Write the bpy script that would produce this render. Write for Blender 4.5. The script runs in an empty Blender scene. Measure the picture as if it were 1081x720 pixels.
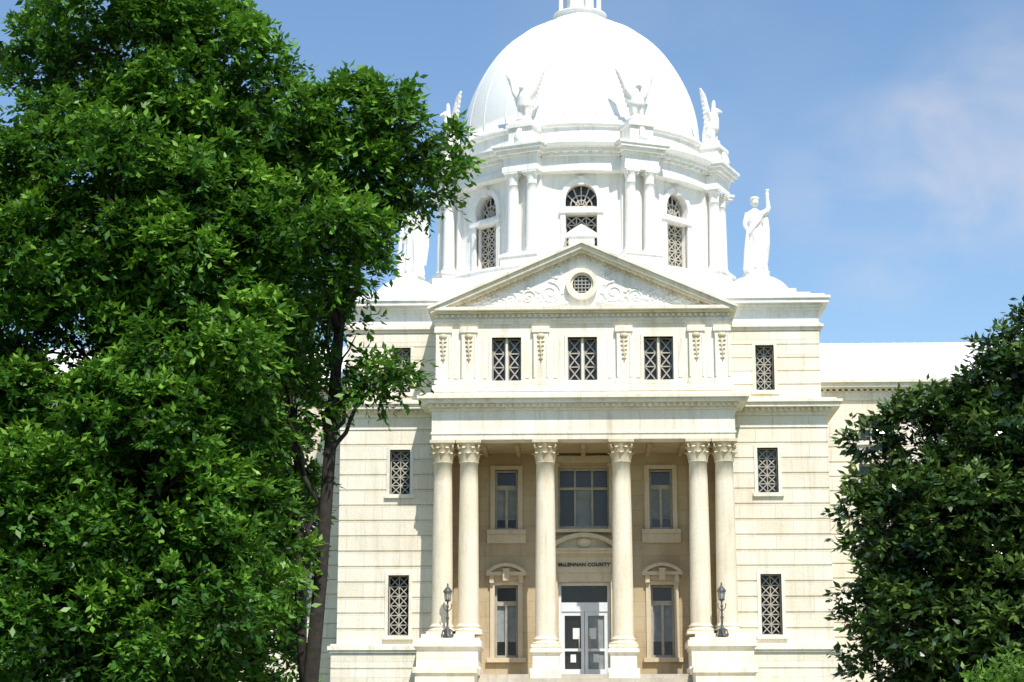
import bpy, math, random
import numpy as np
from mathutils import Matrix, Vector
random.seed(3)
rad = math.radians
scene = bpy.context.scene
col = scene.collection

# ------------------------------------------------------------------ materials
def new_mat(name):
    m = bpy.data.materials.new(name); m.use_nodes = True
    nt = m.node_tree
    return m, nt, nt.nodes['Principled BSDF']

def ramp(nt, fac, p0, p1, c0, c1):
    r = nt.nodes.new('ShaderNodeValToRGB')
    r.color_ramp.elements[0].position = p0; r.color_ramp.elements[1].position = p1
    r.color_ramp.elements[0].color = (*c0, 1); r.color_ramp.elements[1].color = (*c1, 1)
    nt.links.new(fac, r.inputs[0]); return r.outputs[0]

def mixc(nt, fac, a, b, mode='MIX'):
    n = nt.nodes.new('ShaderNodeMix'); n.data_type = 'RGBA'; n.blend_type = mode
    for inp, val in ((n.inputs[0], fac), (n.inputs[6], a), (n.inputs[7], b)):
        if hasattr(val, 'is_output'): nt.links.new(val, inp)
        elif isinstance(val, tuple): inp.default_value = (*val, 1)
        else: inp.default_value = val
    return n.outputs[2]

def stone(name, ca, cb, stain, stain_amt=0.5, joints=False, rough=0.85, bump=0.25, jw=1.3, jh=0.56, joff=0.0):
    m, nt, p = new_mat(name)
    tc = nt.nodes.new('ShaderNodeTexCoord')
    n1 = nt.nodes.new('ShaderNodeTexNoise'); n1.inputs['Scale'].default_value = 0.55; n1.inputs['Detail'].default_value = 4
    n1.inputs['Roughness'].default_value = 0.65
    nt.links.new(tc.outputs['Object'], n1.inputs['Vector'])
    c = ramp(nt, n1.outputs[0], 0.35, 0.65, ca, cb)
    mp = nt.nodes.new('ShaderNodeMapping'); mp.inputs['Scale'].default_value = (2.6, 2.6, 0.22)
    nt.links.new(tc.outputs['Object'], mp.inputs['Vector'])
    n2 = nt.nodes.new('ShaderNodeTexNoise'); n2.inputs['Scale'].default_value = 1.3; n2.inputs['Detail'].default_value = 5
    n2.inputs['Roughness'].default_value = 0.7
    nt.links.new(mp.outputs[0], n2.inputs['Vector'])
    f = ramp(nt, n2.outputs[0], 0.50, 0.74, (0, 0, 0), (stain_amt,)*3)
    c = mixc(nt, f, c, stain)
    n3 = nt.nodes.new('ShaderNodeTexNoise'); n3.inputs['Scale'].default_value = 14; n3.inputs['Detail'].default_value = 3
    nt.links.new(tc.outputs['Object'], n3.inputs['Vector'])
    g = ramp(nt, n3.outputs[0], 0.3, 0.7, (0.9, 0.89, 0.87), (1, 1, 1))
    c = mixc(nt, 1.0, c, g, 'MULTIPLY')
    if joints:
        sx = nt.nodes.new('ShaderNodeSeparateXYZ'); nt.links.new(tc.outputs['Object'], sx.inputs[0])
        ad = nt.nodes.new('ShaderNodeMath'); ad.operation = 'ADD'
        nt.links.new(sx.outputs[0], ad.inputs[0]); nt.links.new(sx.outputs[1], ad.inputs[1])
        az = nt.nodes.new('ShaderNodeMath'); az.operation = 'SUBTRACT'; az.inputs[1].default_value = joff
        nt.links.new(sx.outputs[2], az.inputs[0])
        cb_ = nt.nodes.new('ShaderNodeCombineXYZ'); nt.links.new(ad.outputs[0], cb_.inputs[0]); nt.links.new(az.outputs[0], cb_.inputs[1])
        br = nt.nodes.new('ShaderNodeTexBrick')
        br.inputs['Scale'].default_value = 1; br.inputs['Brick Width'].default_value = jw
        br.inputs['Row Height'].default_value = jh; br.inputs['Mortar Size'].default_value = 0.007
        br.inputs['Color1'].default_value = (1, 1, 1, 1); br.inputs['Color2'].default_value = (0.93, 0.91, 0.87, 1)
        br.inputs['Mortar'].default_value = (0.72, 0.64, 0.52, 1)
        nt.links.new(cb_.outputs[0], br.inputs['Vector'])
        c = mixc(nt, 1.0, c, br.outputs['Color'], 'MULTIPLY')
    nt.links.new(c, p.inputs['Base Color'])
    p.inputs['Roughness'].default_value = rough
    b = nt.nodes.new('ShaderNodeBump'); b.inputs['Strength'].default_value = bump; b.inputs['Distance'].default_value = 0.03
    nt.links.new(n3.outputs[0], b.inputs['Height']); nt.links.new(b.outputs[0], p.inputs['Normal'])
    return m

M_WALL = stone('limestone_coursed', (0.86, 0.785, 0.625), (0.93, 0.88, 0.755), (0.52, 0.42, 0.28), 0.4, joints=True, joff=5.6)
M_TRIM = stone('limestone_trim', (0.85, 0.775, 0.62), (0.93, 0.88, 0.765), (0.47, 0.37, 0.23), 0.55)
M_PORCH = stone('limestone_porch_shaded', (0.46, 0.355, 0.21), (0.58, 0.475, 0.31), (0.32, 0.23, 0.12), 0.4, joints=True, joff=4.5)  # darker copy of the wall limestone: porch shadow put into the colour
M_PTRIM = stone('limestone_porch_trim_shaded', (0.62, 0.51, 0.34), (0.72, 0.62, 0.45), (0.36, 0.27, 0.16), 0.4)  # trim stone darkened to match, recess shade in its colour
M_COL = stone('limestone_column', (0.82, 0.71, 0.52), (0.90, 0.81, 0.64), (0.55, 0.40, 0.22), 0.55)
M_WHITE = stone('white_painted_stone', (0.88, 0.865, 0.81), (0.93, 0.92, 0.885), (0.54, 0.47, 0.35), 0.5, bump=0.12)
M_DOME = stone('dome_white_paint', (0.91, 0.90, 0.865), (0.94, 0.935, 0.91), (0.68, 0.62, 0.5), 0.25, rough=0.7, bump=0.06)
M_CARV = stone('carved_limestone', (0.62, 0.50, 0.31), (0.80, 0.70, 0.50), (0.32, 0.23, 0.12), 0.6)
M_STEP = stone('step_stone', (0.50, 0.44, 0.34), (0.62, 0.56, 0.45), (0.25, 0.21, 0.15), 0.5)

def simple(name, c, rough=0.5, metal=0.0, var=0.15, scale=6):
    m, nt, p = new_mat(name)
    tc = nt.nodes.new('ShaderNodeTexCoord')
    n = nt.nodes.new('ShaderNodeTexNoise'); n.inputs['Scale'].default_value = scale; n.inputs['Detail'].default_value = 4
    nt.links.new(tc.outputs['Object'], n.inputs['Vector'])
    o = ramp(nt, n.outputs[0], 0.3, 0.7, tuple(x*(1-var) for x in c), tuple(min(1, x*(1+var)) for x in c))
    nt.links.new(o, p.inputs['Base Color']); p.inputs['Roughness'].default_value = rough; p.inputs['Metallic'].default_value = metal
    return m
M_GLASS = simple('dark_window_glass', (0.018, 0.018, 0.018), 0.2, 0, 0.5, 1.2)
M_FRAME = simple('window_frame_paint', (0.42, 0.39, 0.31), 0.5)
M_LATT = simple('lattice_grille', (0.46, 0.42, 0.34), 0.7)
M_DOOR = simple('white_door_paint', (0.75, 0.78, 0.80), 0.4, 0, 0.05)
M_PAPER = simple('paper_notice', (0.78, 0.78, 0.76), 0.8, 0, 0.04)
M_BLIND = simple('window_blind', (0.26, 0.29, 0.29), 0.6, 0, 0.2, 3)
M_BRONZE = simple('weathered_bronze', (0.10, 0.10, 0.095), 0.5, 0.2, 0.4)
M_LAMPGL = simple('lamp_glass', (0.45, 0.45, 0.42), 0.15)
M_BARK = simple('tree_bark', (0.035, 0.028, 0.021), 0.95, 0, 0.45, 9)
M_TEXT = simple('sign_lettering', (0.04, 0.035, 0.03), 0.6)

# ------------------------------------------------------------------ mesh builder
class MB:
    def __init__(s): s.v = []; s.f = []; s.s = []; s.M = Matrix.Identity(4)
    def add(s, vs, fs, smooth=False):
        o = len(s.v); flip = s.M.determinant() < 0
        for v in vs: s.v.append(tuple(s.M @ Vector(v)))
        for f in fs:
            f = [i+o for i in f]
            if flip: f.reverse()
            s.f.append(f); s.s.append(smooth)
    def box(s, x0, x1, y0, y1, z0, z1):
        if x1 < x0: x0, x1 = x1, x0
        if y1 < y0: y0, y1 = y1, y0
        if z1 < z0: z0, z1 = z1, z0
        s.add([(x0,y0,z0),(x1,y0,z0),(x1,y1,z0),(x0,y1,z0),(x0,y0,z1),(x1,y0,z1),(x1,y1,z1),(x0,y1,z1)],
              [(0,3,2,1),(4,5,6,7),(0,1,5,4),(1,2,6,5),(2,3,7,6),(3,0,4,7)])
    def prism(s, poly, y0, y1):
        n = len(poly)
        s.add([(x,y0,z) for x,z in poly]+[(x,y1,z) for x,z in poly],
              [tuple(range(n)), tuple(range(2*n-1, n-1, -1))]+[(i, i+n, (i+1)%n+n, (i+1)%n) for i in range(n)])
    def bar(s, x0, z0, x1, z1, w, y0, y1):
        d = math.hypot(x1-x0, z1-z0); nx = -(z1-z0)/d*w/2; nz = (x1-x0)/d*w/2
        s.prism([(x0-nx,z0-nz),(x1-nx,z1-nz),(x1+nx,z1+nz),(x0+nx,z0+nz)], y0, y1)
    def lathe(s, prof, n=32, c=(0,0), smooth=True, fx=1, fy=1, fold=0, nf=9):
        vs = []
        for r, z in prof:
            for i in range(n):
                a = 2*math.pi*i/n; rr = r*(1+fold*math.sin(nf*a))
                vs.append((c[0]+rr*math.cos(a)*fx, c[1]+rr*math.sin(a)*fy, z))
        fs = []
        for k in range(len(prof)-1):
            for i in range(n):
                j = (i+1) % n
                fs.append((k*n+i, k*n+j, (k+1)*n+j, (k+1)*n+i))
        s.add(vs, fs, smooth)
        m = len(prof)
        s.add([vs[i] for i in range(n)], [tuple(range(n-1, -1, -1))]); s.add([vs[(m-1)*n+i] for i in range(n)], [tuple(range(n))])
    def sphere(s, c, rx, ry=None, rz=None, n=14, m=9):
        ry = ry or rx; rz = rz or rx
        vs = []; fs = []
        for k in range(m+1):
            t = math.pi*(k/m*0.998+0.001)
            for i in range(n):
                a = 2*math.pi*i/n
                vs.append((c[0]+rx*math.sin(t)*math.cos(a), c[1]+ry*math.sin(t)*math.sin(a), c[2]-rz*math.cos(t)))
        for k in range(m):
            for i in range(n):
                j = (i+1) % n; fs.append((k*n+i, k*n+j, (k+1)*n+j, (k+1)*n+i))
        fs += [tuple(range(n-1,-1,-1)), tuple(m*n+i for i in range(n))]
        s.add(vs, fs, True)
    def tube(s, pts, rs, n=8):
        pts = [Vector(p) for p in pts]; vs = []; fs = []
        for k, p in enumerate(pts):
            d = (pts[min(k+1, len(pts)-1)]-pts[max(k-1, 0)]).normalized()
            u = d.cross(Vector((0.13, 1, 0.21))).normalized(); w = d.cross(u)
            for i in range(n):
                a = 2*math.pi*i/n; vs.append(tuple(p+(u*math.cos(a)+w*math.sin(a))*rs[k]))
        for k in range(len(pts)-1):
            for i in range(n):
                j = (i+1) % n; fs.append((k*n+i, k*n+j, (k+1)*n+j, (k+1)*n+i))
        fs += [tuple(range(n-1,-1,-1)), tuple((len(pts)-1)*n+i for i in range(n))]
        s.add(vs, fs, True)
    def obj(s, name, mat, parent=None, loc=(0,0,0), rotz=0):
        me = bpy.data.meshes.new(name); me.from_pydata(s.v, [], s.f)
        me.polygons.foreach_set('use_smooth', s.s); me.materials.append(mat); me.update()
        o = bpy.data.objects.new(name, me); col.objects.link(o); o.location = loc; o.rotation_euler = (0,0,rotz)
        if parent: o.parent = parent
        return o

def empty(name, loc=(0,0,0)):
    e = bpy.data.objects.new(name, None); col.objects.link(e); e.location = loc; return e

def cells(x0, x1, z0, z1, ops):
    zs = sorted({z0, z1} | {z for o in ops for z in o[2:4] if z0 < z < z1})
    out = []
    for a, b in zip(zs, zs[1:]):
        zm = (a+b)/2; cuts = sorted([(o[0], o[1]) for o in ops if o[2] < zm < o[3] and o[1] > x0 and o[0] < x1])
        x = x0
        for ca, cb in cuts:
            if ca > x: out.append((x, ca, a, b))
            x = max(x, cb)
        if x < x1: out.append((x, x1, a, b))
    return out

def wall(b, x0, x1, z0, z1, yf, t, ops=()):
    for c in cells(x0, x1, z0, z1, ops): b.box(c[0], c[1], yf, yf+t, c[2], c[3])

def rusticated(b, x0, x1, z0, z1, yf, t, ops=(), ch=0.56, g=0.05, d=0.05):
    wall(b, x0, x1, z0, z1, yf+d, t-d, ops)
    z = z0
    while z < z1-0.1:
        zt = min(z+ch, z1)
        for c in cells(x0, x1, z+g/2, zt-g/2, ops): b.box(c[0], c[1], yf, yf+d+0.02, c[2], c[3])
        z += ch

def layers(b, x0, x1, yf, yb, z0, ls):
    z = z0
    for h, p in ls:
        b.box(x0-p, x1+p, yf-p, yb, z, z+h); z += h
    return z

def dentils(b, x0, x1, yf, z0, w=0.12, g=0.12, h=0.14, d=0.1):
    n = int((x1-x0)/(w+g)); st = (x1-x0-w)/n
    for i in range(n+1): b.box(x0+i*st, x0+i*st+w, yf-d, yf+0.02, z0, z0+h)

def arcpts(cx, cz, r, a0, a1, n=12):
    return [(cx+r*math.cos(a0+(a1-a0)*i/n), cz+r*math.sin(a0+(a1-a0)*i/n)) for i in range(n+1)]

stone_b, trim, white, glass, frame, latt, porch, colm, carve, ptrim = [MB() for _ in range(10)]
groups = (stone_b, trim, white, glass, frame, latt, porch, colm, carve, ptrim)

def lattice(b, x0, x1, z0, z1, y, cols=1, rows=3, w=0.035):
    fw = 0.045
    b.box(x0, x0+fw, y, y+0.06, z0, z1); b.box(x1-fw, x1, y, y+0.06, z0, z1)
    b.box(x0+fw, x1-fw, y+0.002, y+0.058, z0, z0+fw); b.box(x0+fw, x1-fw, y+0.002, y+0.058, z1-fw, z1)
    xa, xb, za, zb = x0+fw, x1-fw, z0+fw, z1-fw
    cw = (xb-xa)/cols; rh = (zb-za)/rows
    for i in range(cols):
        for j in range(rows):
            X = xa+i*cw; Z = za+j*rh
            b.bar(X, Z, X+cw, Z+rh, w, y+0.012, y+0.04); b.bar(X, Z+rh, X+cw, Z, w, y+0.016, y+0.044)
    for i in range(1, cols): b.box(xa+i*cw-w/2, xa+i*cw+w/2, y+0.004, y+0.05, za, zb)
    for j in range(1, rows): b.box(xa, xb, y+0.006, y+0.048, za+j*rh-w/2, za+j*rh+w/2)

def latt_window(xc, w, z0, z1, yf, cols=1, rows=4, surround=0.12, sill=True, tb=None):
    tb = tb or trim
    glass.box(xc-w/2-0.02, xc+w/2+0.02, yf+0.36, yf+0.40, z0-0.02, z1+0.02)
    lattice(latt, xc-w/2, xc+w/2, z0, z1, yf+0.24, cols, rows)
    s = surround
    tb.box(xc-w/2-s, xc-w/2, yf-0.035, yf+0.3, z0, z1+s); tb.box(xc+w/2, xc+w/2+s, yf-0.035, yf+0.3, z0, z1+s)
    tb.box(xc-w/2, xc+w/2, yf-0.033, yf+0.3, z1, z1+s)
    if sill: tb.box(xc-w/2-s-0.06, xc+w/2+s+0.06, yf-0.10, yf+0.3, z0-0.14, z0)

# ============================================================ COURTHOUSE
house = empty('courthouse')
YW = 1.5
for sx in (1, -1):
    M = Matrix.Scale(sx, 4, (1,0,0))
    for b in groups: b.M = M
    rusticated(stone_b, 5.2, 9.12, 0.4, 5.35, YW-0.2, 0.7, (), 0.55)
    stone_b.box(8.6, 9.12, YW+0.5, 18, 0.4, 5.35)
    layers(trim, 5.2, 9.12, YW-0.2, 18, 5.35, [(0.10, 0.06), (0.15, 0.12), (0.07, 0.02)])
    ops = [(6.72-0.375, 6.72+0.375, 5.98, 8.15), (6.72-0.375, 6.72+0.375, 11.1, 12.75)]
    rusticated(stone_b, 5.2, 8.94, 5.67, 13.5, YW, 0.5, ops)
    z = 5.67
    stone_b.box(8.6, 8.88, YW+0.5, 18, 5.67, 13.5)
    while z < 13.4:
        stone_b.box(8.8, 8.94, YW+0.502, 18, z+0.03, min(z+0.56, 13.5)-0.03); z += 0.56
    latt_window(6.72, 0.75, 5.98, 8.15, YW, 2, 6)
    latt_window(6.72, 0.75, 11.1, 12.75, YW, 2, 5)
    trim.box(5.3, 8.96, YW-0.03, 18, 13.5, 13.62)
    stone_b.box(5.3, 8.92, YW, 18, 13.62, 13.95)
    layers(trim, 5.3, 8.92, YW, 18, 13.95, [(0.12, 0.08), (0.14, 0.16), (0.16, 0.46), (0.10, 0.54), (0.08, 0.34)])
    dentils(trim, 5.9, 8.95, YW-0.14, 14.09, 0.1, 0.11, 0.12, 0.12)
    wall(stone_b, 5.2, 8.75, 14.55, 17.15, YW+0.1, 0.5, [(6.72-0.34, 6.72+0.34, 14.9, 16.6)])
    zz = 14.62
    for c in range(5):
        for cc in cells(5.2, 8.75, zz+0.02, zz+0.48, [(6.72-0.34, 6.72+0.34, 14.9, 16.6)]):
            stone_b.box(cc[0], cc[1], YW+0.06, YW+0.13, cc[2], cc[3])
        zz += 0.5
    stone_b.box(8.3, 8.75, YW+0.6, 18, 14.55, 17.15)
    latt_window(6.72, 0.68, 14.9, 16.6, YW+0.1, 2, 5)
    layers(trim, 5.2, 8.77, YW+0.08, 18, 17.15, [(0.12, 0.06), (0.1, 0.14), (0.08, 0.04)])
    white.box(5.2, 8.75, YW+0.11, 18, 17.45, 17.92)
    layers(white, 5.2, 8.77, YW+0.08, 18, 17.92, [(0.1, 0.06), (0.12, 0.14), (0.16, 0.34), (0.1, 0.40), (0.1, 0.2)])
    white.box(5.0, 8.5, YW+0.3, 17.5, 18.5, 18.66)
    white.box(5.2, 8.0, 1.95, 4.6, 18.66, 18.84)
    white.lathe([(1.28,18.84),(1.28,18.95),(1.2,19.1),(1.02,19.3),(0.78,19.46),(0.55,19.54),(0.5,19.55),(0.5,19.68),(0.45,19.7)], 40, (6.65, 3.25))
    stone_b.box(5.25, 8.55, YW+0.48, 18, 0.0, 17.3)
    ztop = 5.9
    stone_b.box(3.7, 5.85, -0.9, 1.3, 0, 5.35)
    layers(trim, 3.7, 5.85, -0.9, 1.3, 5.35, [(0.10, 0.04), (0.2, 0.12), (0.1, 0.06)])
    trim.box(3.85, 5.7, -0.72, 1.3, 5.75, ztop)
    trim.box(3.62, 5.93, -1.0, 1.3, 4.55, 4.75)
    for i in range(4):
        y1 = -0.9-i*2.3; zt = 4.45-i*1.12
        stone_b.box(3.7, 5.7, y1-2.3, y1-0.003, 0, zt)
        trim.box(3.62, 5.78, y1-2.38, y1-0.006, zt, zt+0.2)
    porch.box(5.0, 5.2, YW+0.01, 3.3, 4.5, 12.8)
    porch.box(3.9, 4.4, 2.86, 3.05, 4.5, 12.75)
    W0, W1, YM = 8.9, 34, 6.0
    wops = []
    for wx in (11.2, 14.2, 17.2, 20.2, 23.2, 26.2, 29.2, 32.2):
        wops += [(wx-0.55, wx+0.55, 5.9, 8.3), (wx-0.55, wx+0.55, 10.4, 12.8), (wx-0.5, wx+0.5, 13.7, 14.7)]
    rusticated(stone_b, W0, W1, 5.6, 13.5, YM, 0.5, wops)
    rusticated(stone_b, W0, W1+0.2, 0.4, 5.4, YM-0.15, 0.6, (), 0.55)
    layers(trim, W0, W1, YM, YM+10, 5.4, [(0.2, 0.12)])
    wall(stone_b, W0, W1, 13.5, 15.3, YM+0.02, 0.5, wops)
    layers(trim, W0, W1, YM, YM+10, 15.3, [(0.1, 0.05), (0.25, 0.02), (0.12, 0.12), (0.16, 0.4), (0.12, 0.5)])
    dentils(trim, W0+0.1, W1, YM-0.02, 15.62, 0.12, 0.12, 0.1, 0.1)
    stone_b.box(W0-0.4, W1-0.2, YM+0.48, YM+10, 0, 15.4)
    white.add([(W0,YM-0.3,16.05),(W1,YM-0.3,16.05),(W1,YM+3,18.2),(W0,YM+3,18.2),(W1,YM+10,18.2),(W0,YM+10,18.2)],
              [(0,1,2,3),(3,2,4,5)])
    for i in range(60):
        X = W0+0.4+i*0.42
        white.add([(X,YM-0.3,16.05),(X+0.03,YM-0.3,16.05),(X+0.03,YM+3,18.2),(X,YM+3,18.2),
                   (X,YM-0.3,16.08),(X+0.03,YM-0.3,16.08),(X+0.03,YM+3,18.23),(X,YM+3,18.23)],
                  [(4,5,6,7),(0,1,5,4),(1,2,6,5),(3,0,4,7)])
    for o in wops:
        glass.box(o[0]-0.02, o[1]+0.02, YM+0.3, YM+0.34, o[2]-0.02, o[3]+0.02)
        xm = (o[0]+o[1])/2; zm = (o[2]+o[3])/2
        frame.box(o[0], o[0]+0.07, YM+0.2, YM+0.28, o[2], o[3]); frame.box(o[1]-0.07, o[1], YM+0.2, YM+0.28, o[2], o[3])
        frame.box(o[0], o[1], YM+0.19, YM+0.27, zm-0.04, zm+0.04); frame.box(xm-0.03, xm+0.03, YM+0.21, YM+0.27, o[2], o[3])
        frame.box(o[0], o[1], YM+0.195, YM+0.275, o[3]-0.07, o[3])
        trim.box(o[0]-0.15, o[1]+0.15, YM-0.1, YM+0.2, o[2]-0.16, o[2])
for b in groups: b.M = Matrix.Identity(4)

step = MB()
step.box(-3.7, 3.7, -0.9, 3.2, 4.0, 4.5)
step.box(-5.2, 5.2, 1.3, 3.2, 3.9, 4.498)
for i in range(29):
    zt = 4.5-(i+1)*0.15
    step.box(-3.7, 3.7, -0.9-(i+1)*0.32-0.02, -0.9-i*0.32, 0, zt)

YP = 3.0
pops = [(-0.95, 0.95, 4.5, 8.0), (-0.95, 0.95, 10.0, 12.25)]
for s in (-1, 1): pops += [(s*2.87-0.43, s*2.87+0.43, 5.25, 7.9), (s*2.87-0.43, s*2.87+0.43, 9.95, 12.2)]
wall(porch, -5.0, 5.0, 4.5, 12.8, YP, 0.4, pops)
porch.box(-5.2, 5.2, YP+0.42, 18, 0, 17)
blind = MB(); door = MB(); paper = MB()
for s in (-1, 1):
    X = s*2.87
    for (z0, z1) in ((5.25, 7.9), (9.95, 12.2)):
        glass.box(X-0.45, X+0.45, YP+0.3, YP+0.33, z0-0.02, z1+0.02)
        frame.box(X-0.43, X-0.35, YP+0.18, YP+0.26, z0, z1); frame.box(X+0.35, X+0.43, YP+0.18, YP+0.26, z0, z1)
        frame.box(X-0.43, X+0.43, YP+0.17, YP+0.25, z1-0.08, z1); frame.box(X-0.43, X+0.43, YP+0.17, YP+0.25, z0, z0+0.1)
        zt = z1-0.62
        frame.box(X-0.35, X+0.35, YP+0.165, YP+0.27, zt-0.12, zt+0.05)
        frame.box(X-0.05, X+0.05, YP+0.18, YP+0.26, z0, zt)
        blind.box(X-0.35, X+0.35, YP+0.275, YP+0.285, z0+0.1+(0.5 if z0 < 9 else 0.3), zt-0.12)
        ptrim.box(X-0.6, X-0.43, YP-0.07, YP+0.16, z0, z1+0.15); ptrim.box(X+0.43, X+0.6, YP-0.07, YP+0.16, z0, z1+0.15)
        ptrim.box(X-0.43, X+0.43, YP-0.068, YP+0.16, z1, z1+0.15)
        ptrim.box(X-0.72, X+0.72, YP-0.16, YP+0.1, z0-0.16, z0)
    ptrim.box(X-0.72, X+0.72, YP-0.09, YP, 9.45, 9.79)
    ptrim.box(X-0.62, X-0.46, YP-0.2, YP, 7.98, 8.25); ptrim.box(X+0.46, X+0.62, YP-0.2, YP, 7.98, 8.25)
    ptrim.box(X-0.6, X+0.6, YP-0.05, YP, 8.06, 8.25)
    ptrim.box(X-0.74, X+0.74, YP-0.28, YP, 8.25, 8.38)
    R = 1.02; a = math.acos(0.74/R)
    outer = arcpts(X, 8.38-R*math.sin(a), R, math.pi-a, a)
    inner = arcpts(X, 8.38-R*math.sin(a), R-0.12, math.pi-a-0.05, a+0.05)
    ptrim.prism(list(reversed(outer+inner[::-1])), YP-0.3, YP)
    ptrim.prism((inner+[(X+0.66, 8.38), (X-0.66, 8.38)])[::-1], YP-0.1, YP-0.001)
    ptrim.box(X-0.12, X+0.12, YP-0.34, YP-0.02, 8.05, 8.5)
glass.box(-0.97, 0.97, YP+0.3, YP+0.33, 9.98, 12.27)
for xx in (-0.95, -0.35, 0.29, 0.89): frame.box(xx, xx+0.07, YP+0.18, YP+0.26, 10, 12.25)
frame.box(-0.95, 0.95, YP+0.17, YP+0.25, 11.45, 11.55); frame.box(-0.95, 0.95, YP+0.17, YP+0.25, 12.17, 12.25); frame.box(-0.95, 0.95, YP+0.17, YP+0.25, 10.0, 10.1)
blind.box(-0.28, 0.29, YP+0.28, YP+0.29, 10.1, 11.45)
for s in (-1, 1):
    ptrim.box(s*1.15-0.2, s*1.15+0.2, YP-0.14, YP+0.1, 9.85, 12.45)
    ptrim.box(s*1.15-0.26, s*1.15+0.26, YP-0.2, YP+0.1, 12.3, 12.42); ptrim.box(s*1.15-0.24, s*1.15+0.24, YP-0.18, YP+0.1, 9.85, 10.05)
    ptrim.box(s*1.2-0.22, s*1.2+0.22, YP-0.15, YP+0.1, 4.5, 8.35)
    ptrim.box(s*1.2-0.27, s*1.2+0.27, YP-0.2, YP+0.08, 4.5, 4.85)
    ptrim.box(s*1.2-0.12, s*1.2+0.12, YP-0.34, YP-0.1, 8.0, 8.9)
ptrim.box(-1.35, 1.35, YP-0.17, YP+0.1, 12.45, 12.7)
ptrim.box(-0.98, 0.98, YP-0.08, YP+0.1, 8.02, 8.35)
ptrim.box(-1.42, 1.42, YP-0.13, YP+0.1, 8.35, 8.95)
layers(ptrim, -1.42, 1.42, YP-0.13, YP+0.1, 8.95, [(0.08, 0.06), (0.12, 0.2), (0.08, 0.26)])
R = 1.9; a = math.acos(1.3/R); cz = 9.23-R*math.sin(a)
o1 = arcpts(0, cz, R+0.06, math.pi-a, a, 18); i1 = arcpts(0, cz, R-0.1, math.pi-a-0.02, a+0.02, 18)
ptrim.prism((o1+i1[::-1])[::-1], YP-0.36, YP)
ptrim.prism((i1+[(1.15, 9.23), (-1.15, 9.23)])[::-1], YP-0.15, YP-0.001)
carve.sphere((0, YP-0.16, 9.45), 0.3, 0.1, 0.2)
ptrim.box(-1.4, 1.4, YP-0.3, YP, 9.83, 9.95)
glass.box(-0.97, 0.97, YP+0.34, YP+0.37, 4.5, 8.02)
door.box(-0.95, -0.85, YP+0.2, YP+0.33, 4.5, 8.0); door.box(0.85, 0.95, YP+0.2, YP+0.33, 4.5, 8.0)
door.box(-0.85, 0.85, YP+0.2, YP+0.33, 7.9, 8.0)
door.box(-0.85, 0.85, YP+0.18, YP+0.338, 6.95, 7.28)
for s in (-1, 1):
    a0, a1 = (0.01, 0.85) if s > 0 else (-0.85, -0.01)
    door.box(a0, a0+0.12, YP+0.22, YP+0.3, 4.52, 6.95); door.box(a1-0.12, a1, YP+0.22, YP+0.3, 4.52, 6.95)
    door.box(a0+0.12, a1-0.12, YP+0.221, YP+0.299, 6.8, 6.95); door.box(a0+0.12, a1-0.12, YP+0.221, YP+0.299, 4.52, 4.85)
    door.box(a0+0.12, a1-0.12, YP+0.223, YP+0.297, 5.5, 5.6)
    paper.box(s*0.3-0.13, s*0.3+0.13, YP+0.305, YP+0.312, 5.95, 6.35)
    paper.box(s*0.42-0.1, s*0.42+0.1, YP+0.305, YP+0.312, 5.1, 5.4)
    frame.tube([(s*0.2, YP+0.17, 5.45), (s*0.2, YP+0.15, 5.75), (s*0.2, YP+0.17, 6.05)], [0.02]*3, 6)
blind.box(0.13, 0.73, YP+0.318, YP+0.324, 4.85, 6.8)

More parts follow.
